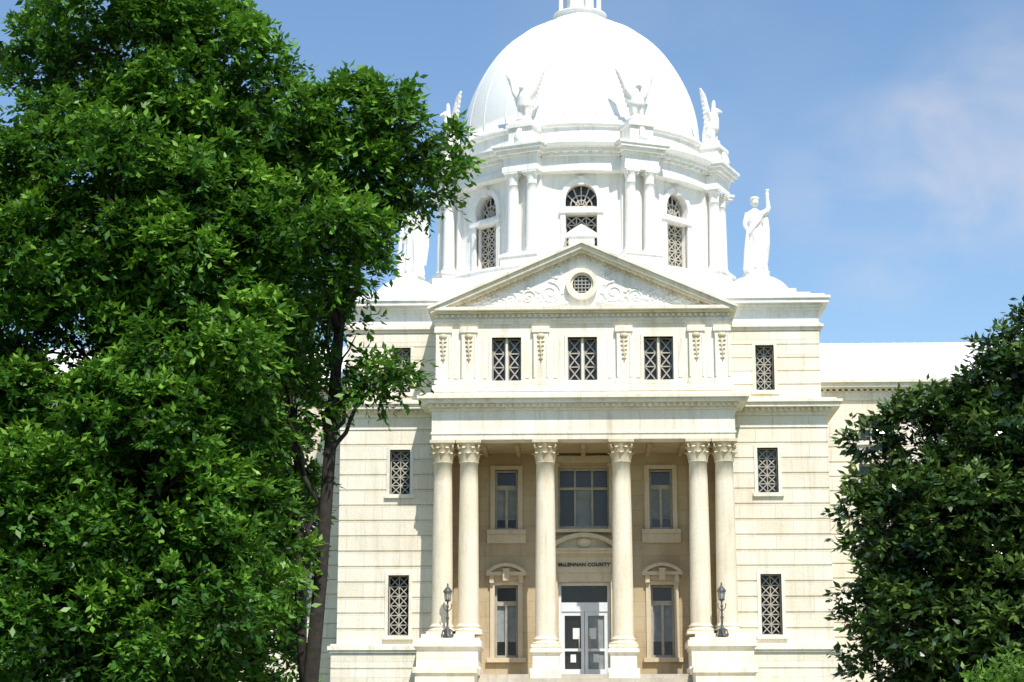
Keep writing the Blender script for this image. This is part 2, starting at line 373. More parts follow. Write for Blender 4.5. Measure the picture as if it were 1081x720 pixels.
def corinthian(b, cb, x, y, z0, z1, r, leaves=True, n=28):
    ch = 2.15*r; rt = r*0.85
    b.box(x-1.38*r, x+1.38*r, y-1.38*r, y+1.38*r, z0, z0+0.22*r*1.2)
    zb = z0+0.264*r
    b.lathe([(1.3*r,zb),(1.36*r,zb+.1*r),(1.34*r,zb+.2*r),(1.15*r,zb+.28*r),(1.12*r,zb+.4*r),(1.2*r,zb+.48*r),(1.16*r,zb+.58*r),(1.02*r,zb+.64*r),(r,zb+.8*r)], n, (x,y))
    zs = zb+.8*r; zt = z1-ch
    prof = []
    for k in range(9):
        t = k/8; prof.append((r*(1-0.15*t**1.6), zs+(zt-zs)*t))
    prof += [(rt*1.1, zt+0.01), (rt*1.12, zt+.07*r), (rt*1.0, zt+.12*r)]
    b.lathe(prof, n, (x,y))
    cb.lathe([(rt*.98,zt+.1*r),(rt*1.0,zt+.9*r),(rt*1.15,zt+1.5*r),(rt*1.4,zt+1.85*r)], n, (x,y))
    q = rt*1.42
    cb.box(x-q, x+q, y-q, y+q, z1-.28*r, z1-0.001)
    cb.box(x-q*.93, x+q*.93, y-q*.93, y+q*.93, z1-.36*r, z1-.28*r)
    if leaves:
        for row, (zA, lh, off, lw) in enumerate(((zt+.12*r, .85*r, 0, .42*r), (zt+.55*r, .95*r, math.pi/8, .4*r))):
            for i in range(8):
                a = i*math.pi/4+off; ca, sa = math.cos(a), math.sin(a); tx, ty = -sa, ca
                vs = []; pr = [(1.02,0,.9),(1.08,.4,1),(1.2,.8,.95),(1.42,1.0,.6),(1.5,.86,.25)]
                for (rr, zz, ww) in pr:
                    R_ = rt*rr; w2 = lw*ww
                    for s_, dr in ((-1, -.06), (0, .08), (1, -.06)):
                        vs.append((x+ca*(R_+dr*rt)+tx*w2*s_, y+sa*(R_+dr*rt)+ty*w2*s_, zA+lh*zz))
                fs = []
                for k in range(len(pr)-1):
                    for m in range(2): fs.append((k*3+m, k*3+m+1, (k+1)*3+m+1, (k+1)*3+m))
                cb.add(vs, fs, True)
    for i in range(4):
        a = math.pi/4+i*math.pi/2; ca, sa = math.cos(a), math.sin(a)
        pts = []; rs = []
        for k in range(9):
            t = k/8*1.6*math.pi; rr = .26*r*(1-k/13)
            pts.append((x+ca*(rt*1.42+rr*math.sin(t)*1), y+sa*(rt*1.42+rr*math.sin(t)), z1-.62*r+rr*math.cos(t))); rs.append(.1*r*(1-k/16))
        cb.tube(pts, rs, 6)

for X, zb in ((-5.03,5.9),(-4.1,5.9),(-1.36,5.45),(1.36,5.45),(4.1,5.9),(5.03,5.9)):
    corinthian(colm, carve, X, 0.0, zb, 12.8, 0.375)
for s in (-1, 1):
    x0, x1 = (s*1.36-0.52, s*1.36+0.52)
    trim.box(x0+0.06, x1-0.06, -0.46, 0.46, 4.5, 5.2)
    layers(trim, x0+0.06, x1-0.06, -0.46, 0.46, 5.2, [(0.07, 0.03), (0.12, 0.09), (0.06, 0.04)])
    trim.box(x0-0.04, x1+0.04, -0.56, 0.56, 4.5, 4.72)
    trim.box(x0-0.02, x1+0.02, -0.95, -0.5, 3.6, 4.62)

porch.box(-5.3, 5.3, 0.42, 3.0, 12.8, 13.0)
for k in range(-4, 5): porch.box(k*1.2-0.08, k*1.2+0.08, 0.44, 3.0, 12.66, 12.8)
trim.box(-5.42, 5.42, -0.42, 0.42, 12.803, 13.0)
for s in (-1, 1): trim.box(5.0 if s > 0 else -5.42, 5.42 if s > 0 else -5.0, 0.42, 1.6, 12.803, 13.0)
trim.box(-5.45, 5.45, -0.45, 1.6, 13.0, 13.08)
trim.box(-5.42, 5.42, -0.42, 3.4, 13.08, 13.85)
z = layers(trim, -5.42, 5.42, -0.42, 3.4, 13.85, [(0.1, 0.08), (0.14, 0.14), (0.14, 0.40), (0.12, 0.50), (0.1, 0.4)])
dentils(trim, -5.5, 5.5, -0.54, 13.95, 0.11, 0.11, 0.13, 0.12)
aops = [(x-0.53, x+0.53, 14.95, 16.55) for x in (-2.74, 0, 2.74)]
wall(trim, -5.34, 5.34, 14.45, 17.05, -0.3, 0.5, aops)
trim.box(-5.3, 5.3, 0.18, 6, 14.4, 17.04)
for o in aops:
    xm = (o[0]+o[1])/2
    glass.box(o[0], o[1], 0.12, 0.16, 14.9, 16.6)
    lattice(latt, o[0], xm-0.04, 14.95, 16.55, -0.04, 1, 3, 0.045); lattice(latt, xm+0.04, o[1], 14.95, 16.55, -0.04, 1, 3, 0.045)
    trim.box(xm-0.04, xm+0.04, -0.2, 0.1, 14.95, 16.55)
    trim.box(o[0]-0.1, o[0], -0.345, 0.1, 14.86, 16.65); trim.box(o[1], o[1]+0.1, -0.345, 0.1, 14.86, 16.65)
    trim.box(o[0], o[1], -0.343, 0.1, 16.55, 16.65); trim.box(o[0]-0.14, o[1]+0.14, -0.4, 0.1, 14.82, 14.95)
trim.box(-5.42, 5.42, -0.46, 0.2, 14.55, 14.8)
for X in (-5.03, -4.1, -1.5, 1.5, 4.1, 5.03):
    w = 0.27
    trim.box(X-w, X+w, -0.42, -0.28, 14.8, 16.95)
    trim.box(X-w-0.05, X+w+0.05, -0.47, -0.28, 16.72, 16.93); trim.box(X-w-0.04, X+w+0.04, -0.465, -0.28, 14.8, 14.98)
    for dx in (-1, 1): trim.box(X+dx*(w-0.04)-0.03, X+dx*(w-0.04)+0.03, -0.45, -0.4, 15.05, 16.62)
    carve.tube([(X, -0.42, 15.6), (X+0.02, -0.43, 15.9), (X-0.02, -0.43, 16.2), (X, -0.42, 16.6)], [0.02, 0.03, 0.035, 0.04], 6)
    for q in range(5):
        for dx in (-1, 1):
            zq = 15.7+q*0.16
            carve.tube([(X, -0.425, zq), (X+dx*(.04+.012*q), -0.45, zq+0.06), (X+dx*(.07+.016*q), -0.43, zq+0.03)], [0.02, 0.03, 0.015], 5)
    carve.sphere((X, -0.45, 16.58), 0.15, 0.06, 0.09, 8, 6)
for X in (-4.56, -3.52, -2.0, -0.98, 0.98, 2.0, 3.52, 4.56):
    trim.box(X-0.07, X+0.07, -0.325, -0.28, 15.05, 16.5)
HB = 5.32
layers(trim, -HB, HB, -0.3, 6, 17.05, [(0.1, 0.08), (0.06, 0.11)])
trim.box(-HB-0.02, HB+0.02, -0.34, 6, 17.21, 17.42)
dentils(trim, -HB-0.02, HB+0.02, -0.36, 17.28, 0.1, 0.1, 0.12, 0.06)
layers(trim, -HB, HB, -0.3, 6, 17.42, [(0.12, 0.18), (0.08, 0.24)])
PX, PZ0, PZ1 = 5.58, 17.62, 20.05
sl = (PZ1-PZ0)/PX
def rake(b, off0, off1, y0, y1, ext=0.0):
    for s in (1, -1):
        x_ = PX+ext
        poly = [(0, PZ1-off1), (x_, PZ1-off1-sl*x_), (x_, PZ1-off0-sl*x_), (0, PZ1-off0)]
        if s < 0: poly = [(-a, b_) for a, b_ in poly][::-1]
        b.prism(poly, y0, y1)
rake(trim, 0.0, 0.1, -0.8, 5.5, 0.0)
rake(trim, 0.1, 0.26, -0.7, 5.4, -0.1)
rake(trim, 0.26, 0.36, -0.5, 5.4, -0.45)
trim.box(-PX, PX, -0.72, -0.5, 17.5, 17.618)
white.prism([(-5.1, 17.6), (5.1, 17.6), (0, 17.6+5.1*sl)], -0.26, 5.4)
for s in (1, -1):
    for i in range(22):
        x = 0.12+i*0.24; zt = PZ1-0.36-sl*x
        if zt > 17.72: carve.box(s*x-0.05, s*x+0.05, -0.42, -0.25, zt-0.12, zt+0.02)
def ring(b, cx, cz, r0, r1, y0, y1, n=32):
    vs = []; fs = []
    for i in range(n):
        a = 2*math.pi*i/n; c, s = math.cos(a), math.sin(a)
        vs += [(cx+r0*c, y0, cz+r0*s), (cx+r1*c, y0, cz+r1*s), (cx+r1*c, y1, cz+r1*s), (cx+r0*c, y1, cz+r0*s)]
    for i in range(n):
        j = (i+1) % n
        for k in range(4): fs.append((i*4+k, i*4+(k+1)%4, j*4+(k+1)%4, j*4+k))
    b.add(vs, fs)
ring(trim, 0, 18.5, 0.42, 0.58, -0.48, -0.2); ring(trim, 0, 18.5, 0.34, 0.44, -0.38, -0.2)
glass.prism(arcpts(0, 18.5, 0.36, 0, 2*math.pi*0.999, 30), -0.3, -0.24)
for k in range(-2, 3):
    latt.bar(k*0.13, 18.18+abs(k)*0.06, k*0.13, 18.82-abs(k)*0.06, 0.03, -0.335, -0.31)
    latt.bar(-0.32+abs(k)*0.05, 18.5+k*0.13, 0.32-abs(k)*0.05, 18.5+k*0.13, 0.03, -0.345, -0.32)
relief = MB()
def scroll(b, cx, cz, r, turns, s, a0=0.0, th=0.04):
    pts = []; rs = []
    for k in range(26):
        t = k/25; rr = r*(1-t*0.85); a = a0+s*t*turns*2*math.pi
        pts.append((cx+rr*math.cos(a), -0.27, cz+rr*math.sin(a))); rs.append(th*(1-0.4*t))
    b.tube(pts, rs, 6)
    for k in range(7):
        a = a0+s*k*0.8; b.sphere((cx+r*1.02*math.cos(a), -0.26, cz+r*1.02*math.sin(a)), 0.09, 0.05, 0.06, 8, 5)
for s in (-1, 1):
    scroll(relief, s*1.15, 18.2, 0.42, 1.7, s, math.pi/2)
    scroll(relief, s*1.95, 18.05, 0.33, 1.6, -s, -math.pi/2)
    scroll(relief, s*2.6, 17.97, 0.26, 1.5, s, math.pi/2)
    scroll(relief, s*3.2, 17.9, 0.2, 1.4, -s, -math.pi/2)
    scroll(relief, s*0.95, 18.95, 0.18, 1.4, -s, 0)
    scroll(relief, s*3.7, 17.85, 0.14, 1.4, s, math.pi/2)
    relief.tube([(s*0.5, -0.27, 17.85), (s*1.5, -0.27, 17.72), (s*2.6, -0.27, 17.76), (s*4.2, -0.27, 17.72)], [0.06, 0.05, 0.04, 0.03], 6)
    for k in range(16):
        relief.sphere((s*(0.75+k*0.21), -0.25, 17.8+0.25*abs(math.sin(k*1.9))), 0.1, 0.05, 0.07, 8, 5)
white.box(-5.9, 5.9, 3.4, 17.2, 17.2, 19.1)
white.box(-5.75, 5.75, 3.6, 16.8, 19.1, 19.75)
CY = 10.0
white.lathe([(6.7,19.7),(6.7,19.9),(6.6,19.95),(6.5,20.25),(6.55,20.3),(6.55,20.38),(5.2,20.4)], 64, (0, CY))
# --- drum
drum, dtrim = MB(), MB()
AP = 5.35
for k in range(8):
    R_ = Matrix.Translation((0, CY, 0)) @ Matrix.Rotation(k*math.pi/4, 4, 'Z')
    for b in (drum, dtrim, glass, latt, carve, white): b.M = R_
    hw = AP*math.tan(math.pi/8)
    y = -AP
    w = 0.62
    ops = [(-w, w, 20.75, 22.55), (-w, w, 22.85, 23.85)]
    wall(drum, -hw, hw, 20.3, 24.3, y, 0.6, ops)
    cz = 23.12
    for s in (1, -1):
        arc = [(s*w*math.cos(t*math.pi/2/8), cz+w*math.sin(t*math.pi/2/8)*1.1) for t in range(9)]
        poly = arc+[(0, 23.86), (s*(w+0.01), 23.86)]
        if s < 0: poly = poly[::-1]
        drum.prism(poly, y+0.003, y+0.5)
    o_ = [( (w+0.2)*math.cos(t), cz+(w+0.2)*1.08*math.sin(t)) for t in [math.pi*i/16 for i in range(17)]]
    i_ = [( w*math.cos(t), cz+w*1.1*math.sin(t)) for t in [math.pi*i/16 for i in range(17)]]
    for i in range(16):
        dtrim.prism([o_[i+1], i_[i+1], i_[i], o_[i]], y-0.1, y+0.02)
    dtrim.box(-0.1, 0.1, y-0.2, y, 23.72, 24.05)
    glass.box(-w, w, y+0.4, y+0.43, 20.7, 22.6); glass.box(-w, w, y+0.4, y+0.43, 22.8, 23.85)
    lattice(latt, -w, w, 20.75, 22.55, y+0.24, 3, 5, 0.045)
    for i in range(1, 6):
        t = math.pi*i/6; latt.bar(0.12*math.cos(t), 22.88+0.1*math.sin(t), w*math.cos(t), cz-0.1+w*1.15*math.sin(t), 0.05, y+0.18, y+0.22)
    for rr in (0.22, 0.42):
        ap = arcpts(0, 22.95, rr, 0, math.pi, 10)
        for i in range(10): latt.bar(*ap[i], *ap[i+1], 0.045, y+0.185, y+0.225)
    latt.box(-w, w, y+0.17, y+0.23, 22.85, 22.93)
    dtrim.box(-w-0.2, -w, y-0.09, y+0.1, 20.6, 23.12); dtrim.box(w, w+0.2, y-0.09, y+0.1, 20.6, 23.12)
    dtrim.box(-w-0.25, w+0.25, y-0.16, y+0.1, 22.58, 22.72); dtrim.box(-w-0.3, w+0.3, y-0.18, y+0.1, 20.45, 20.62)
    if k == 0:
        drum.prism([(-0.5, 20.4), (0.5, 20.4), (0.5, 21.55), (-0.5, 21.55)], y-0.35, y-0.05)
        dtrim.prism([(-0.62, 21.55), (0.62, 21.55), (0.62, 21.65), (0, 22.05), (-0.62, 21.65)], y-0.42, y-0.04)
    R2 = Matrix.Translation((0, CY, 0)) @ Matrix.Rotation((k+0.5)*math.pi/4, 4, 'Z')
    for b in (drum, dtrim, glass, latt, carve, white): b.M = R2
    drum.box(-0.78, 0.78, -6.4, -5.3, 20.3, 20.75); dtrim.box(-0.84, 0.84, -6.46, -5.3, 20.75, 20.85)
    for s in (-1, 1):
        corinthian(dtrim, dtrim, s*0.4, -6.0, 20.85, 24.2, 0.24, False, 18)
        drum.box(s*0.42-0.22, s*0.42+0.22, -5.7, -5.3, 20.85, 24.2)
    dtrim.box(-0.76, 0.76, -6.3, -5.3, 24.2, 24.42); drum.box(-0.72, 0.72, -6.26, -5.3, 24.42, 24.8)
    z = 24.8
    for h, p in ((0.1, 0.06), (0.14, 0.2), (0.12, 0.32), (0.1, 0.38)):
        dtrim.box(-0.72-p, 0.72+p, -6.26-p, -5.3, z, z+h); z += h
    drum.box(-0.5, 0.5, -6.25, -5.1, z, 26.0); dtrim.box(-0.58, 0.58, -6.35, -5.1, 26.0, 26.15); dtrim.box(-0.42, 0.42, -6.2, -5.2, 26.15, 26.3)
    dtrim.tube([(0, -6.3, 25.35), (0, -6.42, 25.5), (0, -6.38, 25.7), (0, -6.28, 25.9)], [0.18, 0.18, 0.13, 0.1], 8)
for b in (drum, dtrim, glass, latt, carve, white): b.M = Matrix.Identity(4)
C = (0, CY)
dtrim.lathe([(5.5,24.18),(5.85,24.2),(5.85,24.42),(5.8,24.43),(5.8,24.8),(5.88,24.82),(5.9,24.92),(6.05,24.95),(6.08,25.07),(6.22,25.1),(6.28,25.24),(6.1,25.28),(5.3,25.34)], 96, C, False)
drum.lathe([(5.45,25.2),(5.45,26.1),(5.55,26.12),(5.62,26.2),(5.62,26.28),(5.2,26.34)], 96, C, False)
for i in range(96):
    a = 2*math.pi*i/96
    dtrim.M = Matrix.Translation((0, CY, 0)) @ Matrix.Rotation(a, 4, 'Z')
    dtrim.box(-0.07, 0.07, -5.98, -5.85, 24.8, 24.94)
dtrim.M = Matrix.Identity(4)
dome = MB()
DZ = 26.75
prof = [(5.25,26.3),(5.25,26.5),(5.12,26.55),(5.12,26.7),(5.03,26.75)]
DB, DR = 5.78, 5.0
for i in range(25):
    t = i/24*rad(79); prof.append((DR*math.cos(t), DZ+DB*math.sin(t)))
prof.append((0.4, prof[-1][1]+0.05))
dome.lathe(prof, 128, C)
for k in range(24):
    a = 2*math.pi*(k+0.5)/24
    pts = []
    for i in range(22):
        t = i/21*rad(78); r = DR*math.cos(t)-0.028
        pts.append((r*math.cos(a), CY+r*math.sin(a), DZ+DB*math.sin(t)))
    dome.tube(pts, [0.05*(1-0.3*i/21) for i in range(22)], 6)
zl = DZ+DB*math.sin(rad(79))-0.1
dome.lathe([(1.25,zl-0.1),(1.3,zl+0.1),(1.2,zl+0.2),(1.05,zl+0.25),(1.05,zl+0.4),(1.15,zl+0.45),(1.15,zl+0.52),(0.5,zl+0.54)], 40, C)
for k in range(8):
    a = 2*math.pi*(k+0.5)/8
    dome.lathe([(0.12,zl+0.52),(0.1,zl+0.7),(0.09,zl+2.3),(0.13,zl+2.4)], 10, (0.88*math.cos(a), CY+0.88*math.sin(a)))
dome.lathe([(0.6,zl+0.53),(0.6,zl+2.4)], 24, C)
dome.lathe([(1.1,zl+2.4),(1.2,zl+2.6),(1.0,zl+2.7),(0.95,zl+3.1),(0.7,zl+3.5),(0.35,zl+3.75),(0.3,zl+4.1)], 32, C)

stone_b.obj('walls', M_WALL, house); trim.obj('cornices_and_trim', M_TRIM, house); white.obj('parapets_and_roofs', M_WHITE, house)
glass.obj('window_glass', M_GLASS, house); frame.obj('window_frames', M_FRAME, house); latt.obj('window_lattice', M_LATT, house)
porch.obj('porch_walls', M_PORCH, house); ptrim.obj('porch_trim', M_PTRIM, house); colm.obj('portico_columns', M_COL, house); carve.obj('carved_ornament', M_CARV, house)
relief.obj('pediment_relief', M_WHITE, house)
step.obj('entrance_steps', M_STEP, house); blind.obj('window_blinds', M_BLIND, house); door.obj('entrance_doors', M_DOOR, house)
paper.obj('door_notices', M_PAPER, house); drum.obj('dome_drum', M_WHITE, house); dtrim.obj('drum_columns_and_cornice', M_WHITE, house)
dome.obj('dome', M_DOME, house)
tx = bpy.data.curves.new('entrance_lettering', 'FONT'); tx.body = 'McLENNAN COUNTY'; tx.size = 0.19; tx.extrude = 0.015; tx.offset = 0.005
tx.align_x = 'CENTER'; tx.space_character = 1.05; tx.materials.append(M_TEXT)
to = bpy.data.objects.new('entrance_lettering', tx); col.objects.link(to); to.location = (0, YP-0.15, 8.58); to.rotation_euler = (rad(90), 0, 0); to.parent = house

# ============================================================ STATUES
def robed_statue(name, loc, rotz, mirror=1):
    b = MB(); b.M = Matrix.Scale(mirror, 4, (1,0,0))
    b.box(-0.42, 0.42, -0.36, 0.36, 0, 0.1)
    b.lathe([(0.46,0.08),(0.44,0.3),(0.37,0.9),(0.33,1.3),(0.35,1.55),(0.27,1.82),(0.24,1.95)], 40, (0,0), True, 1, 0.78, 0.08, 9)
    b.lathe([(0.24,1.9),(0.3,2.1),(0.33,2.3),(0.31,2.45),(0.18,2.55),(0.09,2.6),(0.085,2.72)], 24, (0,0), True, 1, 0.68)
    b.sphere((0.01,-0.03,2.85), 0.135, 0.16, 0.19)
    b.sphere((0.01,0.05,2.9), 0.16, 0.17, 0.17)
    b.sphere((0.01,-0.19,2.83), 0.03, 0.04, 0.05)
    b.lathe([(0.14,2.96),(0.19,3.0),(0.15,3.08)], 12, (0.01,0.0))
    b.tube([(0.28,0,2.42),(0.5,-0.08,2.55),(0.52,-0.1,2.62),(0.5,-0.08,3.0),(0.49,-0.08,3.12)], [0.13,0.11,0.1,0.07,0.06], 10)
    b.sphere((0.49,-0.08,3.18), 0.08, 0.07, 0.1)
    b.tube([(0.46,-0.1,3.05),(0.5,-0.07,3.3),(0.51,-0.06,3.4)], [0.04,0.06,0.1], 8)
    b.tube([(-0.28,0,2.42),(-0.42,-0.02,2.0),(-0.42,-0.05,1.92),(-0.36,-0.26,1.62)], [0.12,0.09,0.085,0.055], 10)
    b.sphere((-0.35,-0.3,1.58), 0.07, 0.06, 0.08)
    b.tube([(-0.4,-0.28,1.65),(-0.46,-0.24,0.9),(-0.48,-0.2,0.1)], [0.06,0.09,0.12], 8)
    b.tube([(0.44,0.05,2.5),(0.46,0.1,1.9),(0.44,0.12,1.3),(0.42,0.12,0.5)], [0.09,0.16,0.18,0.1], 10)
    b.tube([(0.3,-0.1,2.45),(0.05,-0.25,2.05),(-0.25,-0.22,1.7),(-0.34,-0.1,1.35)], [0.06,0.07,0.09,0.08], 8)
    b.tube([(0.12,-0.22,1.6),(0.18,-0.33,0.9),(0.16,-0.36,0.2)], [0.05,0.06,0.05], 8)
    b.tube([(-0.1,-0.24,1.5),(-0.12,-0.3,0.8),(-0.14,-0.38,0.2)], [0.05,0.05,0.06], 8)
    o = b.obj(name, M_WHITE, None, loc, rotz)
    m = o.modifiers.new('fuse', 'REMESH'); m.mode = 'VOXEL'; m.voxel_size = 0.028; m.use_smooth_shade = True
    return o
robed_statue('robed_statue', (6.65, 3.25, 19.68), rad(14), 1)
robed_statue('robed_statue', (-6.5, 3.25, 19.68), rad(-10), 1)

def eagle(name, loc, rotz):
    b = MB()
    b.sphere((0,0,0.08), 0.3, 0.28, 0.12)
    b.tube([(0,0.28,0.12),(0,0.15,0.35),(0,0.02,0.62),(0,-0.06,0.88),(0,-0.1,1.05)], [0.1,0.22,0.28,0.2,0.12], 12)
    b.sphere((0,-0.15,1.12), 0.11, 0.14, 0.12)
    b.tube([(0,-0.26,1.13),(0,-0.34,1.09),(0,-0.36,1.03)], [0.055,0.04,0.02], 6)
    for s in (-1, 1):
        b.tube([(s*0.12,-0.02,0.5),(s*0.13,-0.08,0.28),(s*0.13,-0.1,0.12)], [0.1,0.07,0.05], 8)
        b.tube([(s*0.16,0,0.8),(s*0.36,0.05,1.05),(s*0.46,0.08,1.35),(s*0.5,0.1,1.62)], [0.12,0.11,0.09,0.05], 8)
        for q in range(9):
            t = q/8; base = (s*(0.2+0.28*t), 0.04+0.05*t, 0.85+0.6*t)
            tip = (s*(0.3+0.42*t), 0.16, 0.5+1.25*t)
            b.tube([base, tuple((a_+c_)/2 for a_, c_ in zip(base, tip)), tip], [0.07, 0.08, 0.035], 6)
    o = b.obj(name, M_WHITE, None, loc, rotz)
    m = o.modifiers.new('fuse', 'REMESH'); m.mode = 'VOXEL'; m.voxel_size = 0.03; m.use_smooth_shade = True
    o.scale = (1.2, 1.2, 1.28)
for k in range(8):
    a = (k+0.5)*math.pi/4
    eagle('eagle_statue', (5.85*math.sin(a), CY-5.85*math.cos(a), 26.28), a)

# ============================================================ LAMPS
def lamp(x):
    e = empty('lamp_standard', (x, -0.78, 5.78))
    b = MB()
    b.lathe([(0.16,0),(0.16,0.06),(0.11,0.1),(0.13,0.2),(0.06,0.3),(0.04,0.36),(0.04,0.6),(0.065,0.66),(0.04,0.72),(0.03,1.0),(0.055,1.06),(0.03,1.1),(0.03,1.22),(0.1,1.26),(0.11,1.3)], 16)
    for i in range(4):
        a = i*math.pi/2
        b.tube([(0.04*math.cos(a),0.04*math.sin(a),0.3),(0.15*math.cos(a),0.15*math.sin(a),0.24),(0.2*math.cos(a),0.2*math.sin(a),0.1),(0.19*math.cos(a),0.19*math.sin(a),0.02)], [0.02,0.025,0.02,0.03], 6)
        b.tube([(0.03*math.cos(a),0.03*math.sin(a),0.9),(0.13*math.cos(a),0.13*math.sin(a),1.0),(0.14*math.cos(a),0.14*math.sin(a),1.15)], [0.015,0.015,0.022], 6)
    for i in range(6):
        a = i*math.pi/3; b.tube([(0.09*math.cos(a),0.09*math.sin(a),1.28),(0.13*math.cos(a),0.13*math.sin(a),1.58)], [0.011,0.011], 5)
    b.lathe([(0.16,1.56),(0.16,1.6),(0.1,1.68),(0.05,1.74),(0.025,1.78),(0.035,1.82),(0.01,1.88)], 12)
    b.obj('post_and_cap', M_BRONZE, e)
    g = MB(); g.lathe([(0.075,1.3),(0.115,1.56)], 12); g.obj('lantern_glass', M_LAMPGL, e)
lamp(4.78); lamp(-4.78)

# ============================================================ GROUND
def ground_mat():
    m, nt, p = new_mat('grass_ground')
    tc = nt.nodes.new('ShaderNodeTexCoord')
    n = nt.nodes.new('ShaderNodeTexNoise'); n.inputs['Scale'].default_value = 0.4; n.inputs['Detail'].default_value = 12
    nt.links.new(tc.outputs['Object'], n.inputs['Vector'])
    nt.links.new(ramp(nt, n.outputs[0], 0.3, 0.7, (0.035, 0.07, 0.018), (0.08, 0.12, 0.035)), p.inputs['Base Color'])
    p.inputs['Roughness'].default_value = 0.95
    return m
g = MB(); g.add([(-3000,-3000,0),(3000,-3000,0),(3000,3000,0),(-3000,3000,0)], [(0,1,2,3)]); g.obj('ground', ground_mat())
pv = MB(); pv.add([(-4.5,-75,0.004),(4.5,-75,0.004),(4.5,-10,0.004),(-4.5,-10,0.004)], [(0,1,2,3)])
pv.obj('pavement', stone('concrete_walk', (0.34,0.32,0.29), (0.42,0.40,0.36), (0.2,0.19,0.17), 0.4, joints=True, jw=1.5, jh=50))

# ============================================================ TREES
def leaf_mat(name, dark, mid, light, trans, rough, spec=0.5, tl=0.35):
    m = bpy.data.materials.new(name); m.use_nodes = True; nt = m.node_tree; nt.nodes.clear()
    out = nt.nodes.new('ShaderNodeOutputMaterial')
    at = nt.nodes.new('ShaderNodeAttribute'); at.attribute_name = 'tint'
    r = nt.nodes.new('ShaderNodeValToRGB'); e = r.color_ramp.elements
    e[0].position = 0.0; e[0].color = (*dark, 1); e[1].position = 1.0; e[1].color = (*light, 1)
    q = e.new(0.5); q.color = (*mid, 1)
    nt.links.new(at.outputs['Fac'], r.inputs[0])
    p = nt.nodes.new('ShaderNodeBsdfPrincipled'); p.inputs['Roughness'].default_value = rough
    p.inputs['Specular IOR Level'].default_value = spec
    nt.links.new(r.outputs[0], p.inputs['Base Color'])
    t = nt.nodes.new('ShaderNodeBsdfTranslucent')
    tm = mixc(nt, 0.5, r.outputs[0], trans); nt.links.new(tm, t.inputs[0])
    mx = nt.nodes.new('ShaderNodeMixShader'); mx.inputs[0].default_value = tl
    nt.links.new(p.outputs[0], mx.inputs[1]); nt.links.new(t.outputs[0], mx.inputs[2]); nt.links.new(mx.outputs[0], out.inputs[0])
    return m

def unit(a): return a/np.maximum(np.linalg.norm(a, axis=-1, keepdims=True), 1e-9)

